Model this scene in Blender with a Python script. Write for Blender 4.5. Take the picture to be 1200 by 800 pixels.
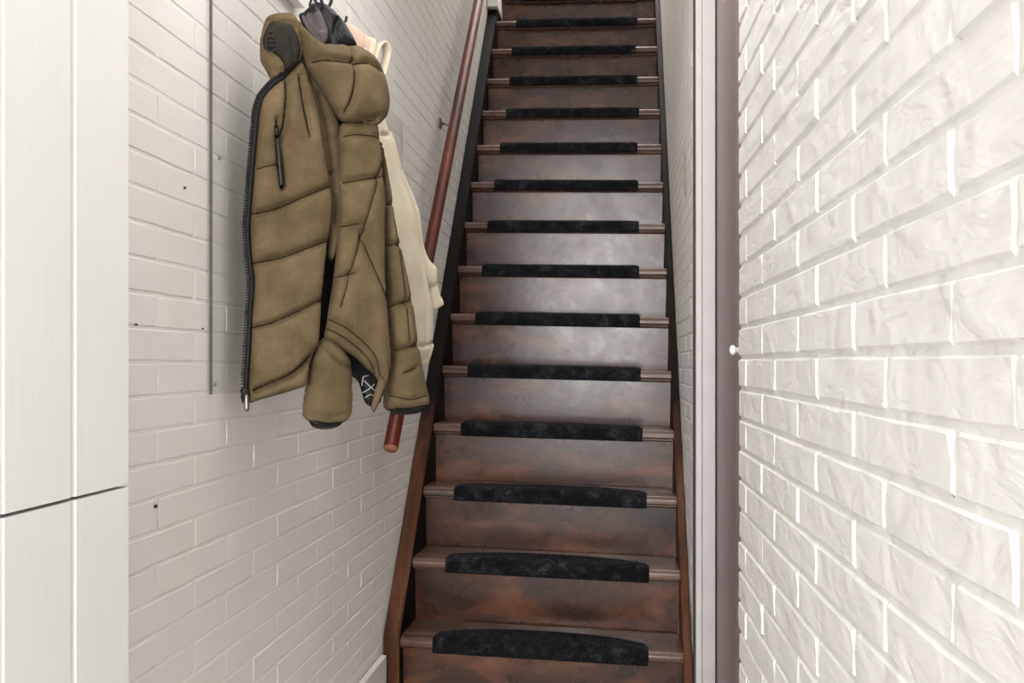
import bpy, bmesh, math, random
import numpy as np
from mathutils import Vector, noise
from mathutils.geometry import delaunay_2d_cdt

random.seed(4)
rng = np.random.default_rng(7)
for o in list(bpy.data.objects):
    bpy.data.objects.remove(o)
SC = bpy.context.scene
COL = SC.collection

# ------------------------------------------------------------------ camera
TH = 0.1083          # yaw to the left of the stair axis
FOC = 1000.0         # focal length, px of a 1200 px wide frame
PX0, PY0 = 619.0, 425.0
ZC = 1.02            # eye height
cam_d = bpy.data.cameras.new('camera')
cam = bpy.data.objects.new('camera', cam_d)
COL.objects.link(cam)
cam.location = (0, 0, ZC)
cam.rotation_euler = (math.pi / 2, 0, TH)
cam_d.sensor_width = 36.0
cam_d.lens = 36.0 * FOC / 1200.0
cam_d.shift_x = -(PX0 - 600) / 1200.0
cam_d.shift_y = (PY0 - 400) / 1200.0
cam_d.clip_start = 0.02
SC.camera = cam

# ------------------------------------------------------------------ world, lights, exposure
w = bpy.data.worlds.new('world')
SC.world = w
w.use_nodes = True
w.node_tree.nodes['Background'].inputs[0].default_value = (0.93, 0.96, 1.0, 1)
w.node_tree.nodes['Background'].inputs[1].default_value = 1.0


def area(name, loc, rot, sx, sy, power, color=(1, 1, 1), spread=180):
    l = bpy.data.lights.new(name, 'AREA')
    l.shape = 'RECTANGLE'
    l.size, l.size_y = sx, sy
    l.energy = power
    l.color = color
    l.spread = math.radians(spread)
    o = bpy.data.objects.new(name, l)
    COL.objects.link(o)
    o.location = loc
    o.rotation_euler = rot
    return o


# daylight through the open front door behind the camera
area('front_door_daylight', (-0.22, -2.9, 1.15), (math.pi / 2, 0, 0), 0.85, 2.1, 108, (1.0, 0.995, 0.985))
# added fill light for the hall walls and lower steps, no fixture behind it
area('hall_fill_light', (-0.16, 1.55, 2.27), (0, 0, 0), 0.5, 1.5, 10, (1.0, 0.98, 0.955))
# landing skylight above the stair head
area('landing_skylight', (-0.23, 5.1, 5.3), (0, 0, 0), 0.75, 2.2, 70, (1.0, 0.97, 0.94))

SC.view_settings.view_transform = 'Standard'
SC.view_settings.look = 'None'
SC.view_settings.exposure = 0.27
SC.view_settings.gamma = 1.0
SC.view_settings.use_curve_mapping = False


# ------------------------------------------------------------------ helpers
def ray(px, py):
    xc = (px - PX0) / FOC
    zc = -(py - PY0) / FOC
    return Vector((-math.sin(TH) + xc * math.cos(TH), math.cos(TH) + xc * math.sin(TH), zc))


def on_plane(px, py, p, n):
    """point of the plane (p, n) seen at photo position px, py"""
    d = ray(px, py)
    c = Vector((0, 0, ZC))
    t = (Vector(p) - c).dot(Vector(n)) / d.dot(Vector(n))
    return c + d * t


def project(P):
    xc = P[0] * math.cos(TH) + P[1] * math.sin(TH)
    d = P[1] * math.cos(TH) - P[0] * math.sin(TH)
    if d < 0.05:
        return None
    return PX0 + FOC * xc / d, PY0 - FOC * (P[2] - ZC) / d


def link(name, me, mat=None, parent=None, smooth=False):
    o = bpy.data.objects.new(name, me)
    COL.objects.link(o)
    if mat is not None:
        for m in (mat if isinstance(mat, (list, tuple)) else [mat]):
            me.materials.append(m)
    if parent is not None:
        o.parent = parent
    if smooth:
        me.polygons.foreach_set('use_smooth', [True] * len(me.polygons))
    return o


def mesh(name, verts, faces):
    me = bpy.data.meshes.new(name)
    me.from_pydata([tuple(v) for v in verts], [], faces)
    me.update()
    return me


def obj_bm(name, bm, mat=None, parent=None, smooth=False):
    bmesh.ops.recalc_face_normals(bm, faces=bm.faces[:])
    me = bpy.data.meshes.new(name)
    bm.to_mesh(me)
    bm.free()
    return link(name, me, mat, parent, smooth)


def add_box(bm, x0, x1, y0, y1, z0, z1, bev=0.0, seg=2):
    vs = [bm.verts.new((x, y, z)) for z in (z0, z1) for y in (y0, y1) for x in (x0, x1)]
    fs = [(0, 1, 3, 2), (4, 6, 7, 5), (0, 4, 5, 1), (2, 3, 7, 6), (0, 2, 6, 4), (1, 5, 7, 3)]
    fc = [bm.faces.new([vs[i] for i in f]) for f in fs]
    if bev:
        es = list({e for f in fc for e in f.edges})
        bmesh.ops.bevel(bm, geom=es, offset=bev, segments=seg, affect='EDGES', profile=0.6)


def box(name, x0, x1, y0, y1, z0, z1, mat, parent=None, bev=0.0, seg=2):
    bm = bmesh.new()
    add_box(bm, x0, x1, y0, y1, z0, z1, bev, seg)
    return obj_bm(name, bm, mat, parent)


def add_tube(bm, pts, r, n=10, caps=True, rfun=None):
    pts = [Vector(p) for p in pts]
    rings = []
    up = Vector((0, 0, 1))
    prev = None
    for i, p in enumerate(pts):
        t = (pts[min(i + 1, len(pts) - 1)] - pts[max(i - 1, 0)]).normalized()
        if prev is None:
            a = t.cross(up)
            if a.length < 1e-3:
                a = t.cross(Vector((1, 0, 0)))
        else:
            a = prev - t * prev.dot(t)
        a.normalize()
        prev = a
        b = t.cross(a)
        rr = rfun(i / (len(pts) - 1)) if rfun else r
        rings.append([bm.verts.new(p + (a * math.cos(k * 2 * math.pi / n) + b * math.sin(k * 2 * math.pi / n)) * rr)
                      for k in range(n)])
    for i in range(len(rings) - 1):
        for k in range(n):
            bm.faces.new((rings[i][k], rings[i][(k + 1) % n], rings[i + 1][(k + 1) % n], rings[i + 1][k]))
    if caps:
        bm.faces.new(rings[0][::-1])
        bm.faces.new(rings[-1])


def tube(name, pts, r, mat, parent=None, n=10, smooth=True, rfun=None):
    bm = bmesh.new()
    add_tube(bm, pts, r, n, True, rfun)
    o = obj_bm(name, bm, mat, parent, smooth)
    return o


def empty(name, loc=(0, 0, 0)):
    o = bpy.data.objects.new(name, None)
    COL.objects.link(o)
    o.location = loc
    o.empty_display_size = 0.1
    return o


def tag(o, label, cat, group=None, kind=None):
    o['label'] = label
    o['category'] = cat
    if group:
        o['group'] = group
    if kind:
        o['kind'] = kind
    return o


def structure(o):
    o['kind'] = 'structure'
    return o


# ------------------------------------------------------------------ materials
def new_mat(name):
    m = bpy.data.materials.new(name)
    m.use_nodes = True
    nt = m.node_tree
    return m, nt, nt.nodes['Principled BSDF']


def N(nt, typ, **kw):
    n = nt.nodes.new(typ)
    for k, v in kw.items():
        setattr(n, k, v)
    return n


def coords(nt, scale=(1, 1, 1), rot=(0, 0, 0), kind='Object'):
    tc = N(nt, 'ShaderNodeTexCoord')
    mp = N(nt, 'ShaderNodeMapping')
    mp.inputs['Scale'].default_value = scale
    mp.inputs['Rotation'].default_value = rot
    nt.links.new(tc.outputs[kind], mp.inputs[0])
    return mp.outputs[0]


def world_coords(nt, scale=(1, 1, 1), rot=(0, 0, 0)):
    tc = N(nt, 'ShaderNodeNewGeometry')
    mp = N(nt, 'ShaderNodeMapping')
    mp.inputs['Scale'].default_value = scale
    mp.inputs['Rotation'].default_value = rot
    nt.links.new(tc.outputs['Position'], mp.inputs[0])
    return mp.outputs[0]


def noise_tex(nt, vec, scale, detail=4, rough=0.55, dist=0.0):
    n = N(nt, 'ShaderNodeTexNoise')
    n.inputs['Scale'].default_value = scale
    n.inputs['Detail'].default_value = detail
    n.inputs['Roughness'].default_value = rough
    n.inputs['Distortion'].default_value = dist
    nt.links.new(vec, n.inputs['Vector'])
    return n.outputs['Fac']


def ramp(nt, fac, stops):
    r = N(nt, 'ShaderNodeValToRGB')
    cr = r.color_ramp
    while len(cr.elements) < len(stops):
        cr.elements.new(0.5)
    for e, (p, c) in zip(cr.elements, stops):
        e.position = p
        e.color = (c[0], c[1], c[2], 1) if len(c) == 3 else c
    nt.links.new(fac, r.inputs[0])
    return r.outputs[0]


def bump(nt, bsdf, height, strength, dist, chain=None):
    b = N(nt, 'ShaderNodeBump')
    b.inputs['Strength'].default_value = strength
    b.inputs['Distance'].default_value = dist
    nt.links.new(height, b.inputs['Height'])
    if chain is not None:
        nt.links.new(chain, b.inputs['Normal'])
    nt.links.new(b.outputs[0], bsdf.inputs['Normal'])
    return b.outputs[0]


def simple(name, col, rough=0.5, metal=0.0, spec=0.5, nscale=60, var=0.08, bstr=0.15, bdist=0.001):
    m, nt, b = new_mat(name)
    v = coords(nt)
    f = noise_tex(nt, v, nscale, 4)
    lo = tuple(c * (1 - var) for c in col)
    hi = tuple(min(1, c * (1 + var)) for c in col)
    nt.links.new(ramp(nt, f, [(0.3, lo), (0.7, hi)]), b.inputs['Base Color'])
    b.inputs['Roughness'].default_value = rough
    b.inputs['Metallic'].default_value = metal
    b.inputs['Specular IOR Level'].default_value = spec
    if bstr:
        bump(nt, b, f, bstr, bdist)
    return m


def brick_paint(name, lo, hi, chisel, cdist, grain, rough=0.5):
    m, nt, b = new_mat(name)
    v = world_coords(nt, (1, 1, 1))
    big = noise_tex(nt, v, 2.2, 3)
    nt.links.new(ramp(nt, big, [(0.3, lo), (0.7, hi)]), b.inputs['Base Color'])
    b.inputs['Roughness'].default_value = rough
    vr = world_coords(nt, (1, 0.42, 0.9), (math.radians(25), 0, 0))
    c1 = noise_tex(nt, vr, 34, 3.0, 0.5, 0.5)
    c2 = noise_tex(nt, v, 11, 2.0, 0.5, 0.6)
    ad = N(nt, 'ShaderNodeMath', operation='ADD')
    nt.links.new(c1, ad.inputs[0])
    nt.links.new(c2, ad.inputs[1])
    ch = ad.outputs[0]
    n1 = bump(nt, b, ch, chisel, cdist)
    gr = noise_tex(nt, v, 260, 3)
    bump(nt, b, gr, grain, 0.0006, n1)
    return m


M_BRICK_R = brick_paint('white_painted_rough_brick', (0.77, 0.76, 0.74), (0.81, 0.80, 0.785), 0.75, 0.0065, 0.22)
M_BRICK_L = brick_paint('white_painted_brick', (0.76, 0.73, 0.69), (0.82, 0.80, 0.775), 0.28, 0.003, 0.35)
M_CEIL = simple('white_ceiling_paint', (0.8, 0.79, 0.77), 0.7)
M_FLOOR = simple('grey_floor_tile', (0.60, 0.58, 0.55), 0.5, nscale=12)


def white_wood():
    m, nt, b = new_mat('white_washed_wood')
    v = world_coords(nt, (1, 30, 1.2))
    f = noise_tex(nt, v, 6, 5, 0.6, 0.4)
    v2 = world_coords(nt, (1, 1, 0.6))
    g = noise_tex(nt, v2, 5, 3)
    mix = N(nt, 'ShaderNodeMath', operation='ADD')
    nt.links.new(f, mix.inputs[0])
    nt.links.new(g, mix.inputs[1])
    hv = N(nt, 'ShaderNodeMath', operation='MULTIPLY')
    hv.inputs[1].default_value = 0.5
    nt.links.new(mix.outputs[0], hv.inputs[0])
    nt.links.new(ramp(nt, hv.outputs[0], [(0.30, (0.755, 0.75, 0.735)), (0.64, (0.80, 0.795, 0.785))]), b.inputs['Base Color'])
    b.inputs['Roughness'].default_value = 0.45
    bump(nt, b, f, 0.12, 0.0008)
    return m


M_WWOOD = white_wood()


def stair_wood(name, lo, mid, hi, rough=(0.26, 0.5), stretch=(0.5, 4, 4), spec=0.5):
    m, nt, b = new_mat(name)
    v = world_coords(nt, stretch)
    f = noise_tex(nt, v, 5, 6, 0.62, 0.6)
    nt.links.new(ramp(nt, f, [(0.28, lo), (0.5, mid), (0.74, hi)]), b.inputs['Base Color'])
    v2 = world_coords(nt, (1, 1, 1))
    g = noise_tex(nt, v2, 9, 5, 0.65)
    nt.links.new(ramp(nt, g, [(0.3, (rough[0],) * 3), (0.7, (rough[1],) * 3)]), b.inputs['Roughness'])
    b.inputs['Specular IOR Level'].default_value = spec
    h = noise_tex(nt, v2, 38, 5, 0.6, 0.5)
    n1 = bump(nt, b, h, 0.22, 0.0016)
    h2 = noise_tex(nt, world_coords(nt, (0.6, 6, 6)), 40, 3)
    bump(nt, b, h2, 0.12, 0.0008, n1)
    return m


M_RISER = stair_wood('worn_brown_gloss_paint', (0.015, 0.005, 0.0025), (0.055, 0.018, 0.0085), (0.18, 0.066, 0.032), (0.23, 0.34), (0.9, 2.2, 2.2), 0.6)
M_TREAD = stair_wood('worn_brown_tread_paint', (0.04, 0.016, 0.009), (0.085, 0.036, 0.021), (0.18, 0.090, 0.058), (0.22, 0.42), spec=0.6)
M_STRING = stair_wood('brown_stringer_paint', (0.05, 0.02, 0.01), (0.11, 0.042, 0.022), (0.19, 0.085, 0.05), (0.3, 0.5), (4, 0.6, 0.6))
def graded_string():
    """stringer colour: brown near the foot of the stair, black higher up"""
    m = stair_wood('brown_to_black_stringer_paint', (0.035, 0.014, 0.008), (0.085, 0.034, 0.019), (0.17, 0.078, 0.048), (0.45, 0.6), (4, 0.6, 0.6), 0.08)
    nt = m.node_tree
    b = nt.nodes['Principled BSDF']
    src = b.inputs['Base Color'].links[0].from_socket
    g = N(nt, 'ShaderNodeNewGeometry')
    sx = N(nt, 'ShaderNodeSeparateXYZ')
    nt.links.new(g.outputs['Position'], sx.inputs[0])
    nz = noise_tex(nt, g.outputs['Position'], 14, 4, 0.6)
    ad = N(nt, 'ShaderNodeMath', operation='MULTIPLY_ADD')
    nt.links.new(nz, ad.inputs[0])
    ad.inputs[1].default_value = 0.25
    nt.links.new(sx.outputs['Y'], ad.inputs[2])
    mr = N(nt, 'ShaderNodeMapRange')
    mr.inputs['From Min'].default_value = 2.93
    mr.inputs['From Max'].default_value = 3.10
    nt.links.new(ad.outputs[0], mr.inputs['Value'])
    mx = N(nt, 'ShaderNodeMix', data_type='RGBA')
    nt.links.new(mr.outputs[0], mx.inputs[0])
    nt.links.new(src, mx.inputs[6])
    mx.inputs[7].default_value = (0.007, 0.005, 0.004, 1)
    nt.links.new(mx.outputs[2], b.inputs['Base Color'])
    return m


M_STRING_GRADED = graded_string()  # brown at the lower end, blended to black further up
M_BLACKP = stair_wood('black_stringer_paint', (0.004, 0.0035, 0.003), (0.008, 0.006, 0.005), (0.02, 0.014, 0.011), (0.55, 0.7), (4, 0.6, 0.6), 0.06)


def rail_wood():
    m, nt, b = new_mat('red_mahogany_varnish')
    v = world_coords(nt, (4, 0.8, 0.8))
    f = noise_tex(nt, v, 6, 3, 0.5, 0.3)
    nt.links.new(ramp(nt, f, [(0.3, (0.03, 0.004, 0.002)), (0.7, (0.14, 0.016, 0.006))]), b.inputs['Base Color'])
    b.inputs['Roughness'].default_value = 0.42
    b.inputs['Specular IOR Level'].default_value = 0.35
    bump(nt, b, f, 0.05, 0.0006)
    return m


M_RAIL = rail_wood()
M_RAILEND = simple('bare_rail_end_wood', (0.36, 0.14, 0.07), 0.5)
M_METAL = simple('dull_steel', (0.34, 0.32, 0.30), 0.35, 1.0, nscale=90)
M_BLACKMETAL = simple('black_metal', (0.012, 0.011, 0.011), 0.35, 0.4)
M_CASING = simple('pale_grey_casing_paint', (0.53, 0.505, 0.505), 0.4, nscale=20, var=0.03, bstr=0.06)
M_MAUVE = simple('mauve_brown_door_paint', (0.20, 0.140, 0.138), 0.35, nscale=14, var=0.06, bstr=0.06)
M_MAUVE2 = simple('mauve_frame_paint', (0.29, 0.225, 0.222), 0.4, nscale=20, var=0.05, bstr=0.06)
M_GAP = simple('dark_joint', (0.03, 0.022, 0.02), 0.8)
M_KNOB = simple('white_knob_lacquer', (0.85, 0.85, 0.83), 0.2, bstr=0)
M_SCREW = simple('painted_screw', (0.4, 0.39, 0.37), 0.4, 0.6)
M_HOLE = simple('dark_plug_hole', (0.06, 0.05, 0.045), 0.8)
M_SKIRT = simple('grey_baseboard_paint', (0.62, 0.61, 0.59), 0.45, var=0.03, bstr=0.05)


def fabric(name, lo, hi, weave=900, rough=0.85, wb=0.35, sheen=0.2, wd=0.0009):
    m, nt, b = new_mat(name)
    v = world_coords(nt)
    f = noise_tex(nt, v, weave, 2, 0.6)
    g = noise_tex(nt, v, 16, 4)
    mx = N(nt, 'ShaderNodeMath', operation='ADD')
    nt.links.new(f, mx.inputs[0])
    nt.links.new(g, mx.inputs[1])
    mu = N(nt, 'ShaderNodeMath', operation='MULTIPLY')
    mu.inputs[1].default_value = 0.5
    nt.links.new(mx.outputs[0], mu.inputs[0])
    nt.links.new(ramp(nt, mu.outputs[0], [(0.34, lo), (0.66, hi)]), b.inputs['Base Color'])
    b.inputs['Roughness'].default_value = rough
    b.inputs['Sheen Weight'].default_value = sheen
    b.inputs['Specular IOR Level'].default_value = 0.25
    n1 = bump(nt, b, f, wb, wd)
    h = noise_tex(nt, v, 30, 4, 0.6, 0.8)
    bump(nt, b, h, 0.35, 0.004, n1)
    return m


M_OLIVE = fabric('olive_brown_canvas', (0.062, 0.043, 0.020), (0.18, 0.128, 0.068), 620, 0.9, 0.8, 0.0, 0.0012)
M_BLACKFAB = fabric('black_satin_lining', (0.003, 0.003, 0.0035), (0.009, 0.0085, 0.009), 500, 0.45, 0.3, 0.0)
M_MESHLIN = fabric('dark_mesh_lining', (0.004, 0.0035, 0.0025), (0.026, 0.020, 0.012), 420, 0.7, 0.4, 0.0)
M_SATIN = fabric('brown_grey_satin_lining', (0.03, 0.024, 0.024), (0.10, 0.082, 0.082), 300, 0.4, 0.2, 0.0)
M_SEAM = simple('dark_olive_thread', (0.022, 0.015, 0.006), 0.9, 0, 0.1)
M_CREAM = fabric('cream_cotton', (0.56, 0.49, 0.36), (0.70, 0.63, 0.49), 700)
M_PINK = fabric('pale_pink_collar', (0.56, 0.38, 0.29), (0.68, 0.51, 0.41), 700)
M_PALETHREAD = simple('pale_grey_thread', (0.35, 0.35, 0.36), 0.7)
M_DARKTHREAD = simple('dark_thread', (0.02, 0.015, 0.01), 0.8)


def mat_pile():
    m, nt, b = new_mat('charcoal_felt_pile')
    v = world_coords(nt)
    f = noise_tex(nt, v, 320, 3, 0.7)
    g = noise_tex(nt, v, 28, 4, 0.6, 0.6)
    mu = N(nt, 'ShaderNodeMath', operation='MULTIPLY')
    nt.links.new(f, mu.inputs[0])
    nt.links.new(g, mu.inputs[1])
    nt.links.new(ramp(nt, mu.outputs[0], [(0.22, (0.005, 0.0052, 0.006)), (0.32, (0.016, 0.017, 0.020)), (0.46, (0.09, 0.09, 0.10))]),
                 b.inputs['Base Color'])
    b.inputs['Roughness'].default_value = 0.95
    b.inputs['Specular IOR Level'].default_value = 0.1
    bump(nt, b, f, 0.6, 0.003)
    return m


M_PILE = mat_pile()


def acrylic():
    m, nt, b = new_mat('clear_acrylic')
    out = nt.nodes['Material Output']
    tr = N(nt, 'ShaderNodeBsdfTransparent')
    tr.inputs[0].default_value = (0.992, 0.993, 0.993, 1)
    gl = N(nt, 'ShaderNodeBsdfGlossy')
    gl.inputs['Roughness'].default_value = 0.12
    fr = N(nt, 'ShaderNodeFresnel')
    fr.inputs[0].default_value = 1.35
    mu = N(nt, 'ShaderNodeMath', operation='MULTIPLY')
    mu.inputs[1].default_value = 0.12
    nt.links.new(fr.outputs[0], mu.inputs[0])
    mix = N(nt, 'ShaderNodeMixShader')
    nt.links.new(mu.outputs[0], mix.inputs[0])
    nt.links.new(tr.outputs[0], mix.inputs[1])
    nt.links.new(gl.outputs[0], mix.inputs[2])
    nt.links.new(mix.outputs[0], out.inputs[0])
    return m


M_ACRYLIC = acrylic()
M_ACREDGE = simple('acrylic_cut_edge', (0.13, 0.125, 0.12), 0.4)

M_FIBRE = simple('charcoal_pile_fibre', (0.04, 0.041, 0.047), 0.9, 0, 0.1, 260, 0.95, 0)

# ------------------------------------------------------------------ structure: shell
XW = -0.70                 # left wall plane
X_ST_L, X_ST_R = -0.651, 0.180
X_WR = 0.203               # right wall beside the stair
YB = 6.6
floor = structure(box('floor', -0.9, 0.6, -3.0, 2.7, -0.08, 0.0, M_FLOOR))
ceiling = structure(box('ceiling', -0.9, 0.6, -3.0, 2.55, 2.3, 2.4, M_CEIL))
up_ceiling = structure(box('ceiling', -0.9, 0.6, 2.55, YB, 5.4, 5.5, M_CEIL))
up_wall = structure(box('wall_upper_front', -0.70, 0.203, 2.45, 2.55, 2.4, 5.4, M_CEIL))
wall_back = structure(box('wall_back', -0.9, 0.6, YB, YB + 0.1, 0, 5.4, M_CEIL))

# ------------------------------------------------------------------ bricks
def brick_mesh(Lb, hb, depth, rough, seed, nx=6, nz=4, edge=0.0035):
    r = random.Random(seed)
    verts, faces = [], []
    us = [0.0] + [edge / Lb + (1 - 2 * edge / Lb) * i / (nx - 2) for i in range(nx - 1)] + [1.0]
    vs = [0.0] + [edge / hb + (1 - 2 * edge / hb) * i / (nz - 2) for i in range(nz - 1)] + [1.0]
    for j, v in enumerate(vs):
        for i, u in enumerate(us):
            rim = i in (0, len(us) - 1) or j in (0, len(vs) - 1)
            y = 0.0 if rim else depth + rough * (r.random() - 0.5) * 2
            jx = 0 if (i in (0, len(us) - 1)) else (r.random() - 0.5) * 0.006
            jz = (r.random() - 0.5) * 0.0022
            jx2 = (r.random() - 0.5) * 0.0026
            verts.append(((u - 0.5) * Lb + jx + jx2, -y, (v - 0.5) * hb + jz))
    W_ = len(us)
    for j in range(len(vs) - 1):
        for i in range(W_ - 1):
            a = j * W_ + i
            faces.append((a, a + 1, a + W_ + 1, a + W_))
    return verts, faces


def brick_wall(name, root, place, ys_rows, L, c, joint, depth, rough, mat, limit, keep, margin=90, edge=0.0027):
    """place(y, z) -> world point and the local frame comes from the root; bricks become children of root"""
    protos = []
    for k in range(10):
        v, f = brick_mesh(L - joint, c - joint, depth, rough, 100 + k, edge=edge)
        me = mesh('brick', v, f)
        me.materials.append(mat)
        me.polygons.foreach_set('use_smooth', [True] * len(me.polygons))
        me.set_sharp_from_angle(angle=math.radians(14))
        protos.append((me, v, f))
    cand = []
    for (y, z) in ys_rows:
        P = place(y, z)
        if not keep(P):
            continue
        q = [project(place(y + dy, z + dz)) for dy in (-L / 2, L / 2) for dz in (-c / 2, c / 2)]
        if any(p is None for p in q):
            cand.append((0, y, z))
            continue
        x0, x1 = min(p[0] for p in q), max(p[0] for p in q)
        y0, y1 = min(p[1] for p in q), max(p[1] for p in q)
        if x1 < -margin or x0 > 1200 + margin or y1 < -margin or y0 > 800 + margin:
            cand.append((0, y, z))
        else:
            cand.append(((x1 - x0) * (y1 - y0), y, z))
    cand.sort(reverse=True)
    rest_v, rest_f = [], []
    return protos, cand


# right near wall: local frame with x = along the wall (towards the stair), z up, -y = out of the wall
RW_NEAR, RW_FAR = -3.0, 1.470
RW_SL = -0.028
def rw_place(y, z):
    return Vector((0.242 + RW_SL * y, y, z))
wall_r = None
bm = bmesh.new()
prof = []
for (y, off) in ((RW_NEAR, 0), (RW_FAR - 0.004, 0)):
    prof.append((0.242 + RW_SL * y, y))
x_a, x_b = prof[0][0], prof[1][0]
vs = [bm.verts.new(p) for p in ((x_a, RW_NEAR, 0), (x_b, RW_FAR - 0.004, 0), (0.45, RW_FAR - 0.004, 0), (0.45, RW_NEAR, 0),
                                (x_a, RW_NEAR, 2.6), (x_b, RW_FAR - 0.004, 2.6), (0.45, RW_FAR - 0.004, 2.6), (0.45, RW_NEAR, 2.6))]
for f in ((0, 1, 2, 3), (4, 5, 6, 7), (0, 1, 5, 4), (1, 2, 6, 5), (2, 3, 7, 6), (3, 0, 4, 7)):
    bm.faces.new([vs[i] for i in f])
wall_r = structure(obj_bm('wall_right', bm, M_BRICK_R))

CB = 0.0510
LB = 0.2215
rows = []
z0 = ZC + 0.0086 - CB / 2          # centre of the course under the eye-level joint
kmin, kmax = -21, 32
for k in range(kmin, kmax):
    z = z0 + k * CB
    base = 1.18 if k % 2 == 0 else 1.267 + 0.0
    j = -19
    while True:
        yc = base + LB / 2 + j * LB
        if yc - LB / 2 > RW_FAR - 0.02:
            break
        if yc + LB / 2 > RW_NEAR:
            rows.append((yc, z))
        j += 1
protos, cand = brick_wall('brick', wall_r, rw_place, rows, LB, CB, 0.006, 0.0030, 0.0007, M_BRICK_R, 300, lambda P: P.z > 0.03)
ang_r = math.atan2(1, RW_SL)       # direction of the wall line
rest_v, rest_f = [], []
n_ind = 0
for (a, y, z) in cand:
    me, v, f = random.choice(protos)
    y_hi = y + (LB - 0.008) / 2
    over = y_hi - (RW_FAR + 0.002 * random.uniform(-1, 1.5))
    sx = 1.0
    yy = y
    if over > 0:                   # closing brick at the wall end is cut
        sx = ((LB - 0.008) - over) / (LB - 0.008)
        yy = y - over / 2
    P = rw_place(yy, z)
    if a > 0 and n_ind < 300:
        o = bpy.data.objects.new('brick', me)
        COL.objects.link(o)
        o.parent = wall_r
        o.location = P
        # local -y must point to -X (into the corridor): rotate so that local x runs along -Y
        o.rotation_euler = (0, 0, -math.pi / 2 - RW_SL)
        o.scale = (sx, 1.0 + random.uniform(-0.25, 0.25), 1)
        n_ind += 1
    else:
        b0 = len(rest_v)
        ca, sa = math.cos(-math.pi / 2 - RW_SL), math.sin(-math.pi / 2 - RW_SL)
        for (vx, vy, vz) in v:
            vx *= sx
            rest_v.append((P.x + ca * vx - sa * vy, P.y + sa * vx + ca * vy, P.z + vz))
        rest_f += [tuple(b0 + i for i in ff) for ff in f]
if rest_v:
    o = link('brickwork', mesh('brickwork', rest_v, rest_f), M_BRICK_R, wall_r, True)
    o.data.set_sharp_from_angle(angle=math.radians(14))
    o['kind'] = 'stuff'

# left wall
wall_l = structure(box('wall_left', XW - 0.2, XW, -3.0, YB, 0.0, 5.4, M_BRICK_L))
def lw_place(y, z):
    return Vector((XW, y, z))
CL = 0.0512
LL = 0.2265
p0 = on_plane(297, 549.8, (XW, 0, 0), (1, 0, 0))
zj = p0.z                       # a bed joint
yj = on_plane(296, 535, (XW, 0, 0), (1, 0, 0)).y     # a perpend in the course above it
rows = []
for k in range(-17, 90):
    z = zj + CL / 2 + k * CL
    if z < 0.03 or z > 5.35:
        continue
    off = 0 if k % 2 == 0 else LL / 2
    for j in range(-14, 24):
        y = yj + off + LL / 2 + j * LL
        if y - LL / 2 < -1.5 or y + LL / 2 > YB:
            continue
        rows.append((y, z))
def keep_l(P):
    zt = (P.y - 2.467) / 0.1501 * 0.2 + 0.2       # pitch line of the stair
    if P.y > 2.45 and P.z < zt - 0.12:
        return False
    return True
protos, cand = brick_wall('brick', wall_l, lw_place, rows, LL, CL, 0.0045, 0.0011, 0.0003, M_BRICK_L, 300, keep_l, 20, 0.0016)
rest_v, rest_f = [], []
n_ind = 0
for (a, y, z) in cand:
    me, v, f = random.choice(protos)
    P = lw_place(y, z)
    sy = 1.0 + random.uniform(-0.35, 0.35)
    if a > 0 and n_ind < 300:
        o = bpy.data.objects.new('brick', me)
        COL.objects.link(o)
        o.parent = wall_l
        o.location = P
        o.rotation_euler = (0, 0, math.pi / 2)
        o.scale = (1, sy, 1)
        n_ind += 1
    else:
        b0 = len(rest_v)
        for (vx, vy, vz) in v:
            rest_v.append((P.x - vy * sy, P.y + vx, P.z + vz))
        rest_f += [tuple(b0 + i for i in ff) for ff in f]
o = link('brickwork', mesh('brickwork', rest_v, rest_f), M_BRICK_L, wall_l, True)
o.data.set_sharp_from_angle(angle=math.radians(14))
o['kind'] = 'stuff'

# right wall beside the stair, same brick, too foreshortened to pick apart
wall_rs = structure(box('wall_right_stair', X_WR, 0.45, 2.372, YB, 0.0, 5.4, M_BRICK_L))
rest_v, rest_f = [], []
me, v, f = protos[0]
for k in range(0, 90):
    z = 0.03 + CL / 2 + k * CL
    for j in range(0, 19):
        y = 2.50 + (0 if k % 2 else LL / 2) + j * LL
        zt = (y - 2.467) / 0.1501 * 0.2 + 0.2
        if z < zt - 0.12 or z > zt + 2.6 or y + LL / 2 > YB:
            continue
        me, v, f = random.choice(protos)
        b0 = len(rest_v)
        for (vx, vy, vz) in v:
            rest_v.append((X_WR + vy * 0.9, y - vx, z + vz))
        rest_f += [tuple(b0 + i for i in ff) for ff in f]
o = link('brickwork', mesh('brickwork', rest_v, rest_f), M_BRICK_L, wall_rs, True)
o.data.set_sharp_from_angle(angle=math.radians(14))
o['kind'] = 'stuff'

# flaking paint beside the casing on the stair wall
pc = on_plane(803, 203, (X_WR - 0.004, 0, 0), (1, 0, 0))
bm = bmesh.new()
pts = []
for i in range(9):
    t = i / 8
    pts.append((pc.x - 0.001, pc.y + 0.03 * math.sin(t * 5) * 0.6, pc.z + 0.075 - 0.15 * t))
add_tube(bm, pts, 0.004, 6, True, lambda t: 0.0015 + 0.004 * math.sin(t * math.pi) * (0.6 + 0.4 * math.sin(t * 17)))
obj_bm('paint_flake', bm, simple('flaked_plaster', (0.30, 0.25, 0.19), 0.8), wall_rs, True)

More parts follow.
